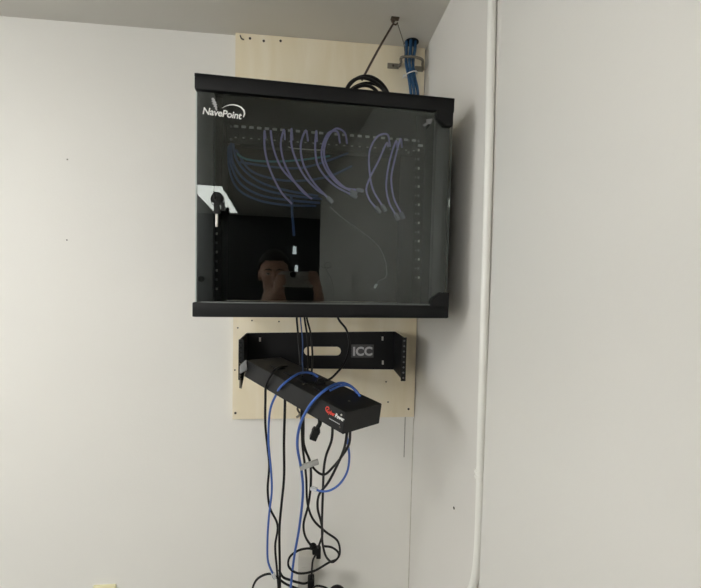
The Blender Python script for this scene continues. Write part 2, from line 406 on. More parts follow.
# ------------------------------------------------------------------ patch panel
py_ = ry-.004                                           # front face plane, in front of the rails
pa, pb_ = RL(226, 120.5, py_), RL(413.5, 134, py_)
zc_ = RL(316, 139.5, py_).z; px0, px1 = pa.x, pb_.x
panel = thing('patch_bay', 'black patch panel with a row of white port labels behind the glass door', 'patch panel', RM @ V(((px0+px1)/2, py_, zc_-.022)), RY)
m = MB(); rbox(m, ((px0+px1)/2, py_+.002, zc_), (px1-px0, .003, .046), .0008); m.build('panel_face', M_black2, panel)
m = MB(); rbox(m, ((px0+px1)/2, py_+.028, zc_), (px1-px0-.06, .045, .036), .001); m.build('panel_body', M_black2, panel)
def zrow(py0, py1, x):                                  # height of a printed row at x
    a_, b_ = RL(236, py0, py_), RL(412, py1, py_); return a_.z+(b_.z-a_.z)*(x-a_.x)/(b_.x-a_.x)
xs = [RL(236+i*(178/23), 130, py_).x for i in range(24)]
for i, x in enumerate(xs):
    z = zc_-.006
    m = MB(); rbox(m, (x, py_-.001, z), (.0125, .004, .012), .0008, M_plast); rbox(m, (x, py_-.0032, z), (.008, .0006, .007), 0, M_cord); rbox(m, (x, py_-.0034, z-.0045), (.005, .0006, .0022), 0, M_tag)
    m.build('port', M_plast, panel)
for i, x in enumerate(xs):
    m = MB(); rbox(m, (x, py_-.0006, zc_+.0165), (.0105, .0010, .0058), 0); m.build('port_label', M_grey if i % 5 else M_tag, panel)
for sx in (px0+.012, px1-.012):
    for dz in (-.015, .015):
        m = MB(); m.cyl(RM @ V((sx, py_+.002, zc_+dz)), RM @ V((sx, py_-.003, zc_+dz)), .003, 12, bev=.0006); m.build('screw', M_dgrey, panel)
m = MB(); z = zc_-.026  # glint under the ports, put in as a short bright bar
xg0, xg1 = RL(288, 150, py_).x, RL(324, 150, py_).x; m.tube([RM @ V((xg0, py_+.004, z+.005)), RM @ V((xg0+.006, py_-.004, z)), RM @ V((xg1-.006, py_-.004, z)), RM @ V((xg1, py_+.004, z+.005))], .0014, 8, 6)
m.build('glint_bar', M_steel, panel)
# cage-nut maker plate at the right rail
m = MB(); q = RL(420.5, 145.5, ry-.001); rbox(m, (q.x, ry-.0005, q.z), (.013, .002, .006), .0005); m.build('rail_label', M_grey, rack)

# ------------------------------------------------------------------ patch cables
yp = py_-.006
def cable(name, label, cat, path, r, m, group=None, plug=None, plug2=None, n=8, rackspace=False):
    pts = [RK(*p) if rackspace else (V(p) if len(p) == 3 and not isinstance(p[0], (int, float)) else P(*p)) if not isinstance(p, Vector) else p for p in path]
    o = thing(name, label, cat, pts[-1], 0, group)
    MB().tube(pts, r, n, 7).build('jacket', m, o)
    for pl, end, prev in ((plug, pts[-1], pts[-2]), (plug2, pts[0], pts[1])):
        if not pl: continue
        d = (end-prev).normalized(); mm, ln, wd = pl
        q = d.to_track_quat('Z', 'Y').to_matrix().to_4x4(); X = Matrix.Translation(end) @ q
        MB().box((0, 0, ln/2), (wd, wd*.75, ln), .001, X).box((0, wd*.45, ln*.45), (wd*.35, wd*.2, ln*.7), .0006, X).build('plug', mm, o)
    return o
def fan(path):                                          # cabinet depth follows the height: out of the port, forward, down
    k = len(path)
    return [(x, y, yp-.005 if i == 0 else yp-.022-.012*math.sin(math.pi*i/k)) for i, (x, y) in enumerate(path)]
lav = [
 ('leftmost lavender patch cable falling from the panel behind the glass', [(265.5,138.5),(264.6,131),(264.8,148.7),(269.7,168.6),(281.9,193),(292,204)], 0),
 ('second lavender patch cable from the left hanging behind the glass', [(271.5,139),(270.8,131),(273,146.5),(281.9,168.6),(299.6,187),(309,197)], 0),
 ('third lavender patch cable from the left, curving inward then right', [(285,139.5),(284,130),(280.8,143),(284,162),(293,179.6),(303,192),(312,199)], 0),
 ('fourth lavender patch cable from the left, nearly straight at the top', [(292.5,140),(291.6,129),(292,147.6),(303,174),(316,189),(323,194)], 0),
 ('lavender patch cable arching left of the panel middle', [(308,141),(306,130.5),(301,143),(303,163),(314,183),(327,197)], 1),
 ('lavender patch cable straight at top then sweeping right at panel middle', [(317,141.5),(316.4,131),(315.2,150),(318.8,167.5),(334,185),(350,194)], 1),
 ('lavender patch cable in the tall loop right of panel middle, outer strand', [(347,143.5),(344.5,132.5),(336.5,128.5),(328,137),(324,153),(329,170),(345,187.5),(356,189.8)], 1),
 ('lavender patch cable in the tall loop right of panel middle, inner strand', [(340,143),(337,131.5),(328.5,133),(321.5,152),(325,167.5),(338,184),(350,190.5)], 1),
 ('right group lavender patch cable that bulges left and ends in a clear plug', [(390,146.5),(387.3,134.5),(378.5,135.8),(370,149.8),(369.6,172),(373,189.6),(381.8,205)], 1),
 ('right group lavender patch cable crossing behind the bulging one', [(388,146.5),(386.8,143),(378.5,161),(369.6,178.6),(366.3,189.6),(369.6,200),(375.3,207)], 1),
 ('right group lavender patch cable, inner of the two rightmost', [(397,147.2),(396.2,141),(389.6,161),(386.2,187.4),(389.6,204),(395,213.5)], 1),
 ('right group lavender patch cable, rightmost of all behind the glass', [(402,147.5),(400.6,138.8),(395,158.7),(391.3,178.6),(394,198.5),(400.5,212)], 1),
]
for i, (lab, path, pl) in enumerate(lav):
    cable('patch_cable', lab, 'patch cable', fan(path), .0024, M_lav, 'lavender patch cables behind the glass', plug=(M_plug, .019, .0105) if pl else None, rackspace=True)
# dark blue cables swept from the left of the panel down to the middle
bl = [
 ('uppermost dark blue cable sweeping from the left rail behind the glass', [(233,141),(236,158),(246,172),(262,183),(285,190),(318,196)]),
 ('second dark blue cable sweeping from the left rail behind the glass', [(231,143),(233,162),(243,178),(262,189),(288,195),(322,199)]),
 ('third dark blue cable sweeping from the left rail behind the glass', [(229.5,145),(231.5,166),(241,184),(260,195),(288,200),(320,203)]),
 ('lowest dark blue cable sweeping from the left rail behind the glass', [(228,147),(229.5,170),(238,189),(258,200),(286,205),(316,206)]),
 ('dark blue cable under the patch panel rising to its right side', [(240,162),(265,166),(300,168),(330,160),(348,153)]),
 ('dark blue cable under the patch panel dropping to the cable bunch', [(236,150),(250,170),(270,178),(296,181),(330,176),(352,166)]),
]
for i, (lab, path) in enumerate(bl):
    pts = [(x, y, yp+.012-.006*(i % 3) if i < 4 else yp+.03+.01*(i % 2)) for x, y in path]
    cable('network_cable', lab, 'network cable', pts, .0027, M_dblue, 'dark blue cables behind the glass', rackspace=True)
cable('network_cable', 'teal cable running level under the patch panel behind the glass', 'network cable', [(237,154,yp+.022),(246,159,yp+.022),(270,161.5,yp+.024),(300,160,yp+.024),(330,156,yp+.026)], .0024, M_teal, rackspace=True)
cable('network_cable', 'thin dark cable hanging alone low behind the glass door with white tip', 'network cable', [(330,207,yp+.02),(345,220,yp+.01),(362,232,yp),(379,247,yp),(386,264,yp),(385.7,277,yp),(378.5,281,yp),(376.8,284,yp)], .0011, M_dgrey, plug=(M_clear, .013, .007), rackspace=True)
cable('network_cable', 'small dark wire loop behind the lower middle of the glass door', 'network cable', [(318,266,yp),(325,268,yp),(330,267.5,yp),(330.5,264,yp),(327,263,yp),(324,266,yp),(329,275,yp),(332.5,285,yp),(332.8,296,yp)], .0012, M_plast, rackspace=True)
o = cable('network_cable', 'short dark cable tail hanging below the cable bunch behind the glass', 'network cable', [(291,196,yp+.004),(292,204,yp),(292,212,yp),(293,222,yp+.004),(294,236,yp+.008)], .003, M_dblue, plug2=None, rackspace=True)

# ------------------------------------------------------------------ things above the cabinet
# ceiling hook with the cable coil
hk = PZ(395, 18, ZC)
t = thing('ceiling_hook', 'small rusty metal hook plate fixed to the ceiling above the cabinet', 'hook', hk)
MB().box(hk+V((0, 0, -.002)), (.026, .016, .004), .001).build('plate', M_rust, t)
MB().cyl(hk+V((-.006, 0, -.004)), hk+V((-.006, 0, -.012)), .006, 12).tube([hk+V((-.006, 0, -.01)), hk+V((-.006, -.004, -.02)), hk+V((.002, -.006, -.024)), hk+V((.008, -.003, -.016))], .0025, 8).build('hook', M_rust, t)
Yc = -.30
cc = P(365.5, 103, Yc)
t = thing('coiled_cable', 'black cable coiled on top of the cabinet and running up to ceiling hook', 'cable', V((cc.x, Yc, ZT)))
rc = (P(366, 79.5, Yc).z-ZT)/2
for k, (dy, dr, dx) in enumerate(((-.018, 0, 0), (-.006, .004, .006), (.006, -.006, -.004), (.018, .002, .004))):
    rr = rc+dr-.005
    pts = [V((cc.x+dx+1.12*rr*math.cos(q), Yc+dy+.01*math.sin(q*2+k), ZT+.004+rr+rr*math.sin(q))) for q in [i*2*math.pi/16 for i in range(16)]]
    MB().tube(pts, .0046, 8, 3, True).build('turn', M_cord, t)
e = P(362, 79, Yc)
MB().tube([hk+V((-.006, -.004, -.021)), hk.lerp(e, .5)+V((0, 0, -.002)), e+V((0, 0, -.002))], .0034, 8).build('hanging_cord', M_rust, t)
# thin wire from the hook to the hanger
q0 = hk+V((.008, -.003, -.018)); q1 = P(404.5, 57, -.075)
tag(MB().tube([q0, q0.lerp(q1, .45)+V((.008, 0, -.006)), q1+V((0, 0, .02)), q1], .0016, 6).build('hanger_wire', M_brass), 'thin grey wire from ceiling hook down to the cable hanger', 'wire')
# bent steel hanger on the plywood
t = thing('cable_hanger', 'bent steel hanger strap on the plywood around the blue cable bundle', 'hanger', P(405, 64, -.018))
def strip(pts, w, th):
    m = MB()
    for a_, b_ in zip(pts[:-1], pts[1:]):
        d = (b_-a_); L_ = d.length; X = Matrix.Translation((a_+b_)/2) @ d.to_track_quat('X', 'Z').to_matrix().to_4x4()
        m.box((0, 0, 0), (L_+th, th, w) if abs(d.normalized().z) < .8 else (L_+th, th, w), .0006, X)
    return m
A0, A1 = P(387.5, 65.5, -.020), P(398.5, 66.5, -.020)
B0 = P(401.5, 57.5, -.085); B1 = P(422, 59.5, -.085)
C1, C0 = P(415, 68.5, -.020), P(423, 69.5, -.020)
for u0, u1 in ((A0, A1), (C1, C0)): MB().box((u0+u1)/2, (abs(u1.x-u0.x), .004, .018), .001).build('tab', M_brass, t)
m = MB(); m.tube([A1, A1+V((.006, -.012, .006)), A1.lerp(B0, .75), B0, B0.lerp(B1, .5)+V((0, -.004, .004)), B1, B1.lerp(C0, .5), C0], .0045, 8); m.build('strap', M_brass, t)
q = (A0+A1)/2; MB().cyl(q, q+V((0, -.004, 0)), .004, 10).build('screw', M_hole, t)
# blue bundle through the ceiling
hb = V((-.063, -.045, ZC))
tag(MB().cyl(hb+V((.002, 0, .004)), hb+V((.002, 0, -.0015)), .025, 24).build('ceiling_grommet', M_plast), 'dark round hole grommet in the ceiling where blue cables pass', 'grommet')
labs = ['rearmost', 'leftmost', 'front left', 'central front', 'rightmost', 'rear right', 'rear left']
for k in range(7):
    if k == 0: ox, oy = 0, 0
    else: ox, oy = .0105*math.cos(k*math.pi/3+.3)*1.3, .0105*math.sin(k*math.pi/3+.3)
    def off(p, s=1): return p+V((ox*s, oy*s, 0))
    pts = [off(hb+V((0, 0, -.001)), 1.3), off(P(410.5, 52, -.052), 1.2), off(P(409.5, 62, -.058), 1.), off(P(411.5, 76, -.062), .85), off(P(414, 90, -.064), 1.), off(P(415, 110, -.066), 1.), off(V((P(415, 130, -.066).x, -.066, ZT+.003)), 1)]
    cable('network_cable', 'blue network cable in the bundle running from ceiling hole into the cabinet top', 'network cable', pts, .0052, M_bblue, 'blue cables from the ceiling hole')
zc0 = P(411, 74.5, -.062)
m = MB(); m.tube([zc0+V((.0205*math.cos(q), .0205*math.sin(q), .006*math.cos(q))) for q in [i*math.pi/6 for i in range(12)]], .0022, 6, 3, True)
tag(m.tube([zc0+V((-.0205, -.004, -.006)), zc0+V((-.028, -.012, -.010)), zc0+V((-.031, -.014, -.022))], .0018, 6).build('cable_tie', M_tie), 'white zip tie looped around the blue bundle above the cabinet', 'cable tie')

# ------------------------------------------------------------------ hinged wall bracket under the cabinet
YB = -.0205
bx0, bx1 = P(247, 333, YB), P(395, 331.5, YB)
bb0, bb1 = P(247, 368, YB), P(396, 369.5, YB)
t = thing('wall_bracket', 'black steel rack bracket on the plywood below the cabinet', 'bracket', V(((bx0.x+bx1.x)/2, YB, bb1.z)))
# back plate with a long slot
def slotplate():
    z0, z1, z2, z3 = bb0.z, bx0.z, bb1.z, bx1.z
    zl, zr = (z0, z1), (z2, z3)
    sc = P(322.5, 351.2, YB); sw = abs(P(341, 351, YB).x-P(304, 351, YB).x)/2; sh = abs(P(322, 347, YB).z-P(322, 356, YB).z)/2
    t_ = bmesh.new(); outer = []; inner = []
    K = 40
    for i in range(K):
        q = 2*math.pi*(i+.5)/K; c_, s_ = math.cos(q), math.sin(q)
        ix = sc.x+math.copysign(sw-sh, c_)+sh*c_; iz = sc.z+sh*s_
        inner.append((ix, iz))
    # outer ring: project radially on the quad edges
    cx_, cz_ = sc.x, sc.z
    for (ix, iz) in inner:
        dx, dz = ix-cx_, (iz-cz_)*1.6
        best = 1e9
        for lim, d_, o_ in ((bx0.x, dx, cx_), (bx1.x, dx, cx_)):
            if abs(d_) > 1e-9:
                s_ = (lim-o_)/d_
                if s_ > 0: best = min(best, s_)
        for za_, zb_ in ((z0, z2), (z1, z3)):
            sl = (zb_-za_)/(bx1.x-bx0.x); den = dz-sl*dx
            if abs(den) > 1e-9:
                s_ = (za_+sl*(cx_-bx0.x)-cz_)/den
                if s_ > 0: best = min(best, s_)
        outer.append((cx_+dx*best, cz_+dz*best))
    # snap nearest outer points to the corners
    for corner in ((bx0.x, z0), (bx0.x, z1), (bx1.x, z2), (bx1.x, z3)):
        j = min(range(K), key=lambda i: (outer[i][0]-corner[0])**2+(outer[i][1]-corner[1])**2); outer[j] = corner
    th = .0025
    rings = [[t_.verts.new((x, y, z)) for x, z in R] for y in (YB+th, YB) for R in (outer, inner)]
    ob, ib, of, if_ = rings
    for i in range(K):
        j = (i+1) % K
        for f in ((of[i], of[j], if_[j], if_[i]), (ob[j], ob[i], ib[i], ib[j]), (ob[i], ob[j], of[j], of[i]), (ib[j], ib[i], if_[i], if_[j])): t_.faces.new(f)
    bmesh.ops.recalc_face_normals(t_, faces=t_.faces)
    return t_
m = MB(); m.add(slotplate()); m.build('back_plate', M_black, t)
DB = .15
for sgn, (tp, bt) in ((1, (bx1, bb1)), (-1, (bx0, bb0))):
    x = tp.x; m = MB()
    m.hexa([V((x-.0015, YB, bt.z)), V((x+.0015, YB, bt.z)), V((x+.0015, YB-DB, bt.z-.002)), V((x-.0015, YB-DB, bt.z-.002)),
            V((x-.0015, YB, tp.z)), V((x+.0015, YB, tp.z)), V((x+.0015, YB-DB, tp.z)), V((x-.0015, YB-DB, tp.z))])
    m.build('side_flange', M_black, t)
    m = MB(); xo = x+(-.0015 if sgn > 0 else .0065)
    rail = MB().box((xo, YB-DB, (tp.z+bt.z)/2), (.016, .003, tp.z-bt.z+.004), .0006, mat=M_black)
    nh = 8
    for i in range(nh):
        zz = bt.z+(tp.z-bt.z)*(i+.5)/nh
        rail.cyl((xo, YB-DB-.001, zz), (xo, YB-DB-.0022, zz), .0033, 10, mat=M_dgrey if sgn > 0 else M_black2)
    rail.build('rack_rail', M_black, t)
    m.bm.free()
for px, py in ((260, 339.5), (382.5, 338.5), (382.8, 362.5)):
    q = P(px, py, YB)
    MB().box(q+V((0, -.0005, 0)), (.0068, .0016, .0145), .0006).build('mounting_screw', M_steel, t)
# raised maker label
q0, q1 = P(351.5, 344.5, YB), P(373.5, 357.5, YB)
lp = MB().box(((q0.x+q1.x)/2, YB-.0008, (q0.z+q1.z)/2), (q1.x-q0.x, .0016, q0.z-q1.z), .0004).build('label_plate', M_plate, t)
b = text_bm('ICC', .043, ((q0.x+q1.x)/2, YB-.002, q1.z+.0085), (1, 0, .01), (0, 0, 1), offset=.0016, space=1.02, align='CENTER')
m = MB(); m.add(b); m.build('lettering', M_grey, lp)

# ------------------------------------------------------------------ power strip hanging from the bracket
fa = P(246, 360, -.17); na = P(345.7, 412.6, -.525)
Ld = (na-fa).normalized(); Wd = V((0, 0, 1)).cross(Ld).normalized(); Wd = Wd if Wd.x > 0 else -Wd
Hd = Ld.cross(Wd); Hd = Hd if Hd.z > 0 else -Hd
rr = math.radians(-3.2); Wd, Hd = Wd*math.cos(rr)+Hd*math.sin(rr), Hd*math.cos(rr)-Wd*math.sin(rr)
PL, PW, PH = (na-fa).length, .130, .053
pdu = thing('power_strip', 'long black power strip swung out from the wall bracket toward the room', 'power strip', fa+Ld*(PL/2)+Wd*(PW/2)-Hd*PH)
def pc(l, w, h): return fa+Ld*l+Wd*w+Hd*h
MB().hexa([pc(0, 0, -PH), pc(PL, 0, -PH), pc(PL, PW, -PH), pc(0, PW, -PH), pc(0, 0, 0), pc(PL, 0, 0), pc(PL, PW, 0), pc(0, PW, 0)], .0012).build('housing', M_pdu, pdu)
# cover seam + screws on the near end and side
for l, w, h in ((PL-.012, -.0003, -.010), (PL-.012, -.0003, -.040)):
    q = pc(l, w, h); MB().cyl(q, q-Wd*.0012, .0026, 10).build('screw', M_steel if h > -.02 else M_hole, pdu)
for l, w in ((PL-.05, .06), (PL-.2, .03)):
    q = pc(l, w, 0); MB().cyl(q, q+Hd*.0012, .003, 10).build('screw', M_brass, pdu)
# sockets on the top face
def pbox(m, l, w, h, s, bev=.001):
    X = Matrix((( *(Ld[0], Wd[0], Hd[0]), 0), (*(Ld[1], Wd[1], Hd[1]), 0), (*(Ld[2], Wd[2], Hd[2]), 0), (0, 0, 0, 1)))
    return m.box((0, 0, 0), s, bev, Matrix.Translation(pc(l, w, h)) @ X)
for l in (.10, .17, .24, .31):
    m = MB(); pbox(m, l, .052, .001, (.04, .03, .003)); m.build('socket', M_plast, pdu)
# mounting ear at the far end
m = MB(); e0 = P(242.2, 374, -.172); m.hexa([P(239.2,388,-.172), P(241.6,388.8,-.172), P(241.6,388.8,-.169), P(239.2,388,-.169), P(239.8,362,-.172), P(246.5,362,-.172), P(246.5,362,-.169), P(239.8,362,-.169)])
m.hexa([P(241.5,388,-.172), P(245,374,-.172), P(245,374,-.169), P(241.5,388,-.169), P(240,372,-.172), P(247,366,-.172), P(247,366,-.169), P(240,372,-.169)])
m.build('mounting_ear', M_brass, pdu)
m = MB(); m.hexa([P(239.5,374,-.20), P(247,370,-.185), P(247.5,370,-.175), P(240,374,-.19), P(239.5,366,-.20), P(246,359.5,-.185), P(247,359.5,-.175), P(240.5,365,-.19)], .002).build('end_cap', M_clear, pdu)
# printed maker name on the side
def side(px, py, off=0.): return plane_hit(px, py, fa-Wd*off, Wd)
s0 = side(326.3, 412.2, .0006); s1 = side(344, 422, .0006)
xd = (s1-s0); wtot = xd.length
bA = text_bm('Cyber', .017, (0, 0, 0), (1, 0, 0), (0, 1, 0), offset=.0003, shear=.25)
bB = text_bm('Power', .017, (0, 0, 0), (1, 0, 0), (0, 1, 0), offset=.0003, shear=.25)
wA = max(v.co.x for v in bA.verts); wB = max(v.co.x for v in bB.verts); k = wtot/(wA+wB+.001)
xd.normalize(); yd = (Hd-xd*Hd.dot(xd)).normalized(); zd = xd.cross(yd)
def place(b, o): b.transform(Matrix(((xd.x, yd.x, zd.x, o.x), (xd.y, yd.y, zd.y, o.y), (xd.z, yd.z, zd.z, o.z), (0, 0, 0, 1))) @ Matrix.Diagonal((k, k*1.25, 1, 1))); return b
m = MB(); m.add(place(bA, s0))
# round red emblem at the beginning
em = side(327.6, 409.4, .0008); m.tube([em+xd*(.0062*math.cos(q))+yd*(.0062*math.sin(q)) for q in [.6+i*5/9 for i in range(10)]], .0013, 6, 3)
m.build('red_lettering', M_red, pdu)
m = MB(); m.add(place(bB, s0+xd*(wA+.001)*k)); m.build('white_lettering', M_white, pdu)
# second, very small line of print
m = MB(); g0 = side(329.2, 418.8, .0006); g1 = side(340, 425, .0006); dd = g1-g0
for i in range(9):
    a_ = g0+dd*(i/9); b_ = g0+dd*((i+.7)/9); m.prism([a_, b_, b_+yd*.0022, a_+yd*.0022], V((0, 0, 0)), -Wd*.0003)
m.build('fine_print', M_grey, pdu)

# ------------------------------------------------------------------ cords
def T(px, py, h=.005): return plane_hit(px, py, fa+Hd*h, Hd)     # just above the top face
def S(px, py, o=.006): return side(px, py, o)                     # just off the long side
# from the cabinet bottom down to the strip
up_ = [
 ('leftmost black power cord dropping from the cabinet across the bracket', M_cord, .0032, [(297,309,-.16),(296.7,318,-.15),(298,333,-.14),(299.5,352,-.15),(301,368,-.17)], (302.5,376.5)),
 ('thin navy cable dropping from the cabinet across the bracket', M_dblue, .0020, [(300.5,309,-.16),(300.5,318,-.15),(302.6,341.8,-.14),(302.4,358,-.16)], (303,374)),
 ('black cord dropping from the cabinet past the bracket slot, left strand', M_cord, .0032, [(304,309,-.14),(304.5,318,-.13),(307.5,338,-.12),(308.2,356,-.14)], (307.5,372)),
 ('black cord dropping from the cabinet past the bracket slot, right strand', M_cord, .0032, [(306.5,309,-.15),(306.8,318,-.14),(310.5,333,-.13),(312.4,354,-.15)], (311.5,375)),
]
for lab, mm, r, path, end in up_:
    cable('power_cable' if mm is M_cord else 'network_cable', lab, 'cord', [P(*p) for p in path]+[T(*end, h=.003)], r, mm)
o = cable('power_cable', 'black cord bowing right from the cabinet back to the strip top', 'cord',
      [P(336,309,-.2), P(338.5,319,-.2), P(346.5,330,-.21), P(349.3,346,-.23), P(345,362,-.26), P(338,371.5,-.3), T(330,379,.012), T(324,381,.006)], .0034, M_cord, plug=(M_plast, .022, .018))
# below the strip
cords = [
 ('black cord draped over the strip, leftmost of the hanging cords', M_cord, .0036,
  [T(287,366,.004), T(280,367,.006), T(272.5,372.5,.007), S(266.5,384,.008), P(265.4,400,-.24), P(265.4,425.6,-.22), P(267.7,448.7,-.2), P(269.2,465,-.19), P(267.7,490,-.18), P(270,508,-.17), P(277.5,525,-.155), P(275.2,546,-.14), P(277,570,-.12), P(278.5,590,-.10), P(279,620,-.10), V((-.50,-.10,.2)), V((-.50,-.11,.03)), V((-.53,-.13,.004)), V((-.62,-.14,.004))], None),
 ('black cord hanging straight down from the strip underside', M_cord, .0040,
  [P(284.6,388,-.27), P(285,400,-.26), P(284,440,-.23), P(284,478,-.2), P(281.6,503,-.18), P(279.5,528,-.165), P(279.8,566,-.13), P(280,592,-.11), P(280.5,620,-.115), V((-.49,-.13,.2)), V((-.48,-.14,.03)), V((-.46,-.17,.004)), V((-.44,-.26,.004))], None),
 ('black cord on the strip underside that reaches the plug knot from the left', M_cord, .0038,
  [P(303.5,404,-.35), P(303.4,426,-.33), P(304,446,-.3), P(310,462,-.26), P(310.8,483,-.23), P(308.3,505,-.2), P(303.5,525,-.17), P(305.5,537,-.15), P(313,548,-.12)], None),
 ('black cord in a deep U between strip underside and grey tag', M_cord, .0034,
  [P(350.3,430,-.50), P(349,444,-.46), P(342,456,-.42), P(334,466,-.38), P(323,474.7,-.34), P(313.5,468,-.31), P(307.5,455,-.3), P(303,440,-.32), P(301.5,424,-.34), P(301.5,406,-.36)], None),
 ('black cord from the middle of the strip that loops low right of the outlet', M_cord, .0036,
  [P(332.7,424,-.46), P(331.6,440,-.42), P(326,456,-.38), P(323.8,470,-.34), P(323,490,-.3), P(322,528,-.22), P(323,546,-.17), P(327,558,-.14), P(333,562,-.12), P(339,556,-.12), P(338.2,542,-.13), P(326,532,-.16), P(313.5,520,-.19), P(307.8,505,-.21), P(306.2,478,-.25), P(304.5,462,-.29), P(302.5,445,-.32), P(301.5,408,-.36)], None),
 ('black cord from the near end of the strip down to plug knot', M_cord, .0036,
  [P(347.3,431,-.50), P(344.5,447.5,-.46), P(336,467.7,-.4), P(328,482.8,-.35), P(319,495,-.3), P(317.6,508,-.26), P(321,522,-.22), P(322.5,534,-.18), P(318,548,-.14)], None),
 ('black cord making the wide flat loop in front of the wall outlet', M_cord, .0036,
  [P(317,550,-.115), P(308,548.5,-.12), P(298,550.7,-.13), P(289.5,557.5,-.14), P(288.5,566,-.145), P(297,573,-.14), P(313,571.3,-.12), P(329,562.5,-.11), P(337.5,558.5,-.10), P(338.5,553,-.10), P(332,547.5,-.10), P(324,546.2,-.105)], None),
 ('black cord dropping from the plug knot into the outlet', M_cord, .0034,
  [P(316.5,553,-.10), P(313,560,-.085), P(312,568,-.07), P(311.6,576,-.055)], None),
 ('black cord arching at the lower left toward the floor', M_cord, .0038,
  [V((-.70,-.16,.004)), V((-.62,-.12,.03)), V((-.60,-.11,.2)), P(250.5,600,-.10), P(252.6,588,-.10), P(256.8,579.6,-.105), P(264,575,-.11), P(271.5,574,-.115), P(278,578.5,-.115), P(286,584,-.11), P(296,588,-.1), P(304,590,-.075), P(310,588,-.06)], None),
 ('black cord running right along the bottom to the outlet plug', M_cord, .0038,
  [P(279,570,-.10), P(283,577,-.10), P(290,580,-.095), P(298,582.5,-.08), P(305,583.5,-.07), P(310.8,581,-.06)], None),
]
for lab, mm, r, path, pl in cords:
    cable('power_cable', lab, 'cord', path, r, mm)
cable('network_cable', 'bright blue network cable draped over the strip, left of the two', 'network cable',
  [T(318,377,.003), T(312.5,373.5,.008), T(305,372.5,.012), T(297,374.5,.014), S(283,384.5,.010), P(276,395,-.285), P(270.6,408,-.27), P(268.5,440,-.23), P(271,470,-.2), P(271.8,490,-.19), P(269,515.5,-.17), P(267.5,540.6,-.15), P(268.2,562,-.135), P(272.5,573,-.125)], .0034, M_blue, plug=(M_clear, .024, .012))
cable('network_cable', 'bright blue network cable draped over the strip near its front, long outer loop', 'network cable',
  [T(357.5,393,.003), T(352,387,.014), T(344,383.2,.024), T(333,385.2,.028), T(322,392.5,.02), S(312,402.5,.010), P(304,415.5,-.42), P(299.2,428,-.4), P(297.3,445,-.37), P(301.4,470,-.33), P(303,490,-.3), P(299.2,528,-.22), P(294,558,-.16), P(290.4,592,-.12), P(288.5,620,-.12), V((-.47,-.15,.2)), V((-.47,-.17,.03)), V((-.49,-.21,.005)), V((-.57,-.24,.005))], .0038, M_blue)
cable('network_cable', 'short blue network cable strand beside the outer loop on strip top', 'network cable',
  [T(360,396,.003), T(355,389.5,.010), T(348,385.5,.018), T(340,386,.018), T(330,390.5,.010)], .0030, M_blue)
cable('network_cable', 'blue network cable curling behind the near end of the strip to a clear plug', 'network cable',
  [P(346,430,-.44), P(348.4,447,-.43), P(349.3,457,-.42), P(346.8,472.7,-.39), P(338,485.5,-.36), P(328,491,-.34), P(320,491,-.325), P(317,490,-.32)], .0030, M_blue, plug=(M_clear, .020, .011))
# grey tag wrapped round the cords
a_ = P(299.8, 468, -.335); b_ = P(318.3, 461.5, -.335); d = (b_-a_); X = Matrix.Translation((a_+b_)/2) @ d.to_track_quat('X', 'Z').to_matrix().to_4x4()
tag(MB().box((0, 0, 0), (d.length, .011, .013), .001, X).build('cable_tag', M_tag), 'grey label tag clipped across the hanging cords under the strip', 'tag')
# loose connector dangling under the strip
q0 = P(319.6, 417, -.45); q1 = P(319.9, 423, -.45); q2 = P(317, 428.5, -.445)
t = thing('dangling_plug', 'black three-pin plug dangling on a short cord under the strip', 'plug', P(313, 440, -.445))
MB().tube([q0, q1, q2], .0055, 10).build('strain_relief', M_plast, t)
q3 = P(312.6, 439, -.445); d = q3-q2; X = Matrix.Translation(q2) @ d.to_track_quat('Z', 'Y').to_matrix().to_4x4()
MB().box((0, 0, d.length*.5), (.022, .018, d.length), .002, X).box((0, 0, d.length*.25), (.018, .021, d.length*.3), .002, X).build('plug_body', M_plast, t)
# small brown connector below the strip by the plywood edge
q0 = P(297.5, 409, -.3); q1 = P(299.5, 413, -.3); q2 = P(296.5, 417.5, -.3)
t = thing('cable_clip', 'tiny brown metal clip under the strip beside the blue cable', 'clip', q2)
MB().tube([P(301, 403, -.32), q0, q1], .003, 8).build('stem', M_hole, t)
MB().tube([q1, q1.lerp(q2, .5)+V((.004, 0, 0)), q2], .0034, 8).build('clip_jaw', M_brass, t)
# knot of plugs above the outlet
t = thing('cord_adapter', 'black Y-shaped cord adapter block where the hanging cords meet', 'adapter', P(317, 556, -.10))
q = P(316.5, 550, -.112); MB().box(q, (.030, .022, .022), .005).build('adapter_body', M_plast, t)
q = P(318.5, 555, -.108); MB().box(q, (.016, .018, .018), .003).build('adapter_plug', M_plast, t)
q = P(313, 546, -.118); MB().ball(q, (.012, .010, .010)).build('strain_relief', M_plast, t)
# outlet box on the wall
a_, b_ = P(298.3, 557, -.035), P(314, 592, -.035)
t = thing('wall_outlet', 'beige surface outlet box on the wall behind the looped cords', 'outlet', V(((a_.x+b_.x)/2, 0, b_.z-.02)))
MB().box(((a_.x+b_.x)/2, -.018, (a_.z+b_.z)/2-.01), (b_.x-a_.x, .036, a_.z-b_.z+.02), .004).build('outlet_box', M_beige, t)
q = P(306, 574, -.036); MB().box((q.x, -.0365, q.z), (.032, .004, .05), .002).build('socket_face', M_beige, t)
t = thing('outlet_plug', 'black power plug pushed into the beige wall outlet', 'plug', P(311, 588, -.06))
q = P(311, 582, -.055); MB().box(q, (.024, .036, .034), .005).build('plug_body', M_plast, t)
q = P(311.4, 576.5, -.06); MB().cyl(q+V((0, 0, -.012)), q+V((0, 0, .006)), .006, 12, r2=.004).build('strain_relief', M_plast, t)
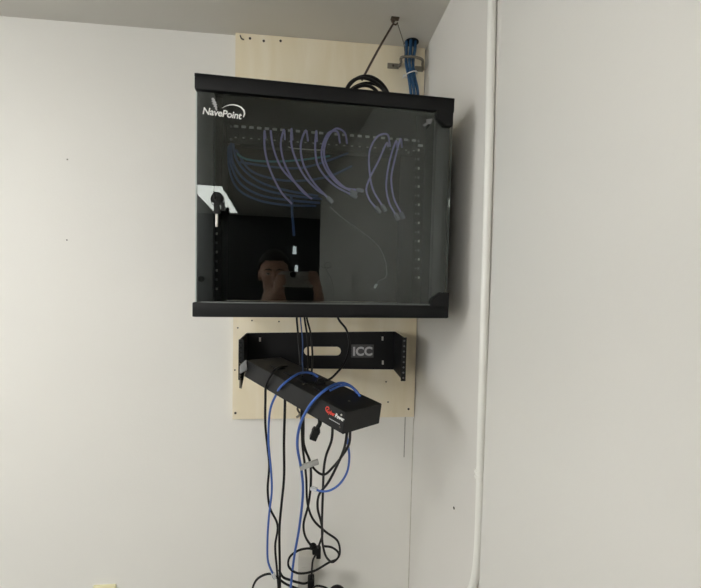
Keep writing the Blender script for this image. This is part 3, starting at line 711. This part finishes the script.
# dark device whose top just shows at the bottom edge
q = P(337, 588, -.10)
t = thing('power_adapter', 'black rounded power adapter peeking in at the bottom right of the cords', 'adapter', q+V((0, 0, -.06)))
MB().ball(q+V((0, 0, -.028)), (.034, .024, .036)).build('adapter_body', M_plast, t)
MB().tube([q+V((-.02, 0, -.01)), P(324, 587, -.10), P(316, 586, -.09), P(312, 590, -.075)], .0034, 8).build('adapter_cord', M_cord, t)
# cream wall plate at the lower left
a_, b_ = P(93, 586, -.006), P(115.8, 586.4, -.006)
t = thing('wall_plate', 'cream wall plate at the lower left, cut by the bottom of view', 'wall plate', V(((a_.x+b_.x)/2, 0, a_.z-.115)))
MB().box(((a_.x+b_.x)/2, -.004, a_.z-.0575), (b_.x-a_.x, .008, .115), .003).build('plate', M_cream, t)
for dz in (.035, .08): MB().box(((a_.x+b_.x)/2, -.009, a_.z-dz), (.03, .003, .026), .003).build('socket', M_cream, t)
# conduit on the right wall
rcd = .0092; XC = -rcd-.001
cp = [PX(492.3, -6, XC), PX(489, 150, XC), PX(484.8, 300, XC), PX(481.2, 440, XC), PX(479.3, 520, XC)]
ym = sum(p.y for p in cp)/5
t = thing('conduit', 'white painted conduit pipe running down the right wall', 'conduit', V((0, ym, 0)))
top = V((XC, cp[0].y+(cp[0].y-cp[1].y)*.2, ZC-.002))
low = [PX(478, 550, XC), PX(475.5, 575, XC), PX(470.5, 592, XC), PX(460, 612, XC), PX(452, 628, XC)+V((.004, 0, 0)), PX(446, 642, XC)+V((.05, .01, 0))]
MB().tube([top]+cp+low, rcd, 16, 8).build('pipe', M_pvc, t)
for py in (471.3, 476.3):
    q = PX(480.1, py, XC); MB().cyl(q+V((0, 0, .0035)), q+V((0, 0, -.0035)), rcd+.0034, 20, bev=.0012).build('coupling_ring', M_pvc, t)
q = PX(480.1, 473.8, XC); MB().cyl(q+V((0, 0, .012)), q+V((0, 0, -.012)), rcd+.0012, 20, bev=.001).build('coupling', M_pvc, t)
# nail holes in the back wall
for (px, py), lab in (((67.5, 159.5), 'upper of two tiny dark nail heads in the bare wall left of the cabinet'), ((67, 240), 'lower of two tiny dark nail heads in the bare wall left of the cabinet')):
    q = P(px, py, 0); tag(MB().cyl(q+V((0, .004, 0)), q+V((0, -.0015, 0)), .0022, 10).build('nail', M_hole), lab, 'nail')
# nail
q = PX(454.2, 508, 0)
tag(MB().cyl(q+V((.004, 0, 0)), q+V((-.002, 0, 0)), .0035, 10).build('nail', M_hole), 'small dark nail head in the right wall left of the conduit', 'nail')

# ------------------------------------------------------------------ the photographer, seen mirrored in the glass
hx, hy, hz = -.478, -1.73, 1.625                        # head centre
def person():
    root = thing('person', 'person with short dark hair holding a phone, mirrored in the glass door', 'person', (hx, hy-.02, 0))
    def skin(chains, sub=2):
        vs, es, rs, idx = [], [], [], {}
        for ch in chains:
            prev = None
            for p, r in ch:
                key = tuple(round(c, 4) for c in p)
                if key not in idx: idx[key] = len(vs); vs.append(p); rs.append(r)
                if prev is not None and prev != idx[key]: es.append((prev, idx[key]))
                prev = idx[key]
        me = bpy.data.meshes.new('sk'); me.from_pydata(vs, es, [])
        o = bpy.data.objects.new('sk', me); COL.objects.link(o)
        o.modifiers.new('s', 'SKIN'); sv = me.skin_vertices[0].data
        for i, r in enumerate(rs): sv[i].radius = (r, r) if not isinstance(r, tuple) else r
        sv[0].use_root = True
        if sub: s = o.modifiers.new('ss', 'SUBSURF'); s.levels = sub; s.render_levels = sub
        bpy.context.view_layer.update()
        out = bpy.data.meshes.new_from_object(o.evaluated_get(bpy.context.evaluated_depsgraph_get()))
        bpy.data.objects.remove(o); bpy.data.meshes.remove(me)
        b = bmesh.new(); b.from_mesh(out); bpy.data.meshes.remove(out); return b
    pel = (hx, hy-.03, .93); chest = (hx, hy-.03, 1.28); nk = (hx, hy-.02, 1.47)
    ph = V((CAM.x+.018, CAM.y-.012, CAM.z-.022))        # phone centre
    spine = [(pel, .125), ((hx, hy-.03, 1.08), .115), (chest, .13), ((hx, hy-.025, 1.41), .085), (nk, .055), ((hx, hy-.005, 1.56), .052), ((hx, hy, 1.62), .05)]
    def arm(s, hand):
        sh = (hx+s*.175, hy-.03, 1.39); el = (hx+s*.235, hy+.02, 1.15)
        return [((hx, hy-.025, 1.41), .085), (sh, .056), ((hx+s*.215, hy-.01, 1.27), .046), (el, .040), (((el[0]+hand[0])/2, (el[1]+hand[1])/2-.01, (el[2]+hand[2])/2), .036), (hand, .028), (tuple(V(hand)+V((-s*.006, .012, .022))), .024)]
    hr = (ph.x+.112, ph.y-.055, ph.z-.075); hl = (ph.x-.112, ph.y-.055, ph.z-.105)
    def leg(s):
        return [(pel, .125), ((hx+s*.095, hy-.03, .84), .085), ((hx+s*.105, hy-.015, .48), .058), ((hx+s*.11, hy-.04, .28), .05), ((hx+s*.11, hy-.05, .09), .036)]
    def foot(s): return [((hx+s*.11, hy-.05, .09), .036), ((hx+s*.112, hy-.03, .035), .032), ((hx+s*.125, hy+.11, .026), .026)]
    def hand(s, w):
        dn = 0 if s > 0 else -.020
        w = V(w); pm = V((ph.x+s*.098, ph.y-.028, ph.z-.03+dn)); ch = []
        palm = [(tuple(w), .025), (tuple((w+pm)/2), .024), (tuple(pm), .022)]
        ch.append(palm)
        for k, (ln, dz) in enumerate(((.95, .030+dn), (1.05, .012+dn), (1., -.006+dn), (.8, -.024+dn))):
            b0 = pm+V((s*.004, .004, dz))
            b1 = V((ph.x+s*.090, ph.y+.010, ph.z+dz+.004)); b2 = V((ph.x+s*(.090-.024*ln), ph.y+.016, ph.z+dz+.006)); b3 = V((ph.x+s*(.090-.042*ln), ph.y+.014, ph.z+dz+.005))
            ch.append([(tuple(pm), .022), (tuple(b0), .0105), (tuple(b1), .009), (tuple(b2), .0082), (tuple(b3), .007)])
        tb = pm+V((-s*.006, -.012, .006))
        ch.append([(tuple((w+pm)/2), .024), (tuple(tb), .012), (tuple(V((ph.x+s*.072, ph.y-.022, ph.z-.006))), .0098), (tuple(V((ph.x+s*.048, ph.y-.016, ph.z+.008))), .008)])
        return ch
    m = MB()
    m.add(skin([spine, arm(1, hr), arm(-1, hl), leg(1), leg(-1), foot(1), foot(-1)]))
    for s, h in ((1, hr), (-1, hl)): m.add(skin(hand(s, h), 1))
    # head: skull, jaw, cheeks, nose, brow, ears
    m.ball((hx, hy-.012, hz+.03), (.076, .096, .092)); m.ball((hx, hy+.016, hz-.045), (.060, .070, .068)); m.ball((hx, hy+.055, hz-.088), (.026, .026, .022))
    for s in (-1, 1):
        m.ball((hx+s*.036, hy+.058, hz-.026), (.026, .022, .026)); m.ball((hx+s*.077, hy-.012, hz-.004), (.010, .022, .032))
        m.ball((hx+s*.030, hy+.074, hz+.024), (.026, .012, .009))
    m.ball((hx, hy+.090, hz-.004), (.010, .012, .024)); m.ball((hx, hy+.099, hz-.026), (.015, .014, .011)); m.ball((hx, hy+.078, hz-.056), (.024, .012, .012))
    body = m.build('body', M_skin, root)
    rm = body.modifiers.new('r', 'REMESH'); rm.mode = 'VOXEL'; rm.voxel_size = .0055; rm.use_smooth_shade = True
    sm = body.modifiers.new('s', 'SMOOTH'); sm.iterations = 4; sm.factor = .5
    bpy.context.view_layer.update()
    me = bpy.data.meshes.new_from_object(body.evaluated_get(bpy.context.evaluated_depsgraph_get())); body.modifiers.clear(); body.data = me
    me.name = 'body'
    if not me.materials: me.materials.append(M_skin)
    # face details
    for s in (-1, 1):
        MB().ball((hx+s*.031, hy+.076, hz+.006), (.012, .009, .0065), mat=M_eye).ball((hx+s*.031, hy+.0835, hz+.006), (.005, .0025, .005), mat=M_hair).build('eye', M_eye, body)
        MB().tube([V((hx+s*.014, hy+.091, hz+.026)), V((hx+s*.031, hy+.090, hz+.031)), V((hx+s*.050, hy+.078, hz+.026))], .003, 6).build('eyebrow', M_hair, body)
    MB().ball((hx, hy+.087, hz-.053), (.021, .006, .0035)).ball((hx, hy+.087, hz-.060), (.018, .006, .004)).build('lips', M_lip, body)
    # hair: shell over crown, sides and back
    t_ = bmesh.new(); bmesh.ops.create_uvsphere(t_, u_segments=40, v_segments=26, radius=1)
    kill = []
    for v in t_.verts:
        x, y, z = v.co; lim = -.12 if y < .15 else .0+.55*max(0, y-.1)
        if z < (-.55 if y < -.15 else lim): kill.append(v)
        j = 1+.02*math.sin(17*x+9*z)*math.sin(13*y)
        v.co = V((hx+x*.090*j, hy-.018+y*.112*j, hz+.030+z*.112*j))
    bmesh.ops.delete(t_, geom=kill, context='VERTS')
    hairm = MB(); hairm.add(t_); ho = hairm.build('hair', M_hair, root)
    so = ho.modifiers.new('s', 'SOLIDIFY'); so.thickness = .012; so.offset = -1
    # clothes
    def gr(ch, k): return [(p, r+k) for p, r in ch]
    sh = MB(); a1, a2 = gr(arm(1, hr), .010)[:3], gr(arm(-1, hl), .010)[:3]
    sh.add(skin([[((hx, hy-.03, .84), .138)]+gr([(pel, .125)]+spine[1:4], .016)+[((hx, hy-.022, 1.445), .070)], a1, a2])); sh.build('shirt', M_shirt, root)
    tr = MB(); tr.add(skin([gr([((hx, hy-.03, 1.0), .108), (pel, .118)], .016), gr([(pel, .118)]+leg(1)[1:], .014), gr([(pel, .118)]+leg(-1)[1:], .014)])); tr.build('trousers', M_jeans, root)
    for s in (-1, 1):
        f = MB(); f.add(skin([gr(foot(s), .007)])); 
        for v in f.bm.verts: v.co.z = max(v.co.z, .0)
        f.build('shoe', M_shoe, root)
    # phone held in both hands: its lens is where the picture is taken from
    pt = thing('phone', 'light-cased phone held sideways by the mirrored person', 'phone', ph+V((0, 0, -.038)))
    MB().box(ph, (.152, .0085, .074), .004).build('case', M_phone, pt)
    MB().box(ph+V((0, -.0043, 0)), (.144, .001, .068), .0004).build('screen', M_plast, pt)
    MB().cyl(ph+V((-.018, .003, .022)), ph+V((-.018, .0068, .022)), .0135, 24, bev=.001).build('lens', M_plast, pt)
    MB().cyl(ph+V((.008, .003, .022)), ph+V((.008, .0055, .022)), .005, 16).build('flash', M_tie, pt)
person()

# ------------------------------------------------------------------ world + view
w = bpy.data.worlds.new('world'); SC.world = w; w.use_nodes = True
w.node_tree.nodes['Background'].inputs[0].default_value = (.5, .5, .5, 1); w.node_tree.nodes['Background'].inputs[1].default_value = .1
vs = SC.view_settings
SC.display_settings.display_device = 'sRGB'; vs.view_transform = 'Standard'; vs.look = 'None'; vs.gamma = 1; vs.exposure = -.05; vs.use_curve_mapping = False
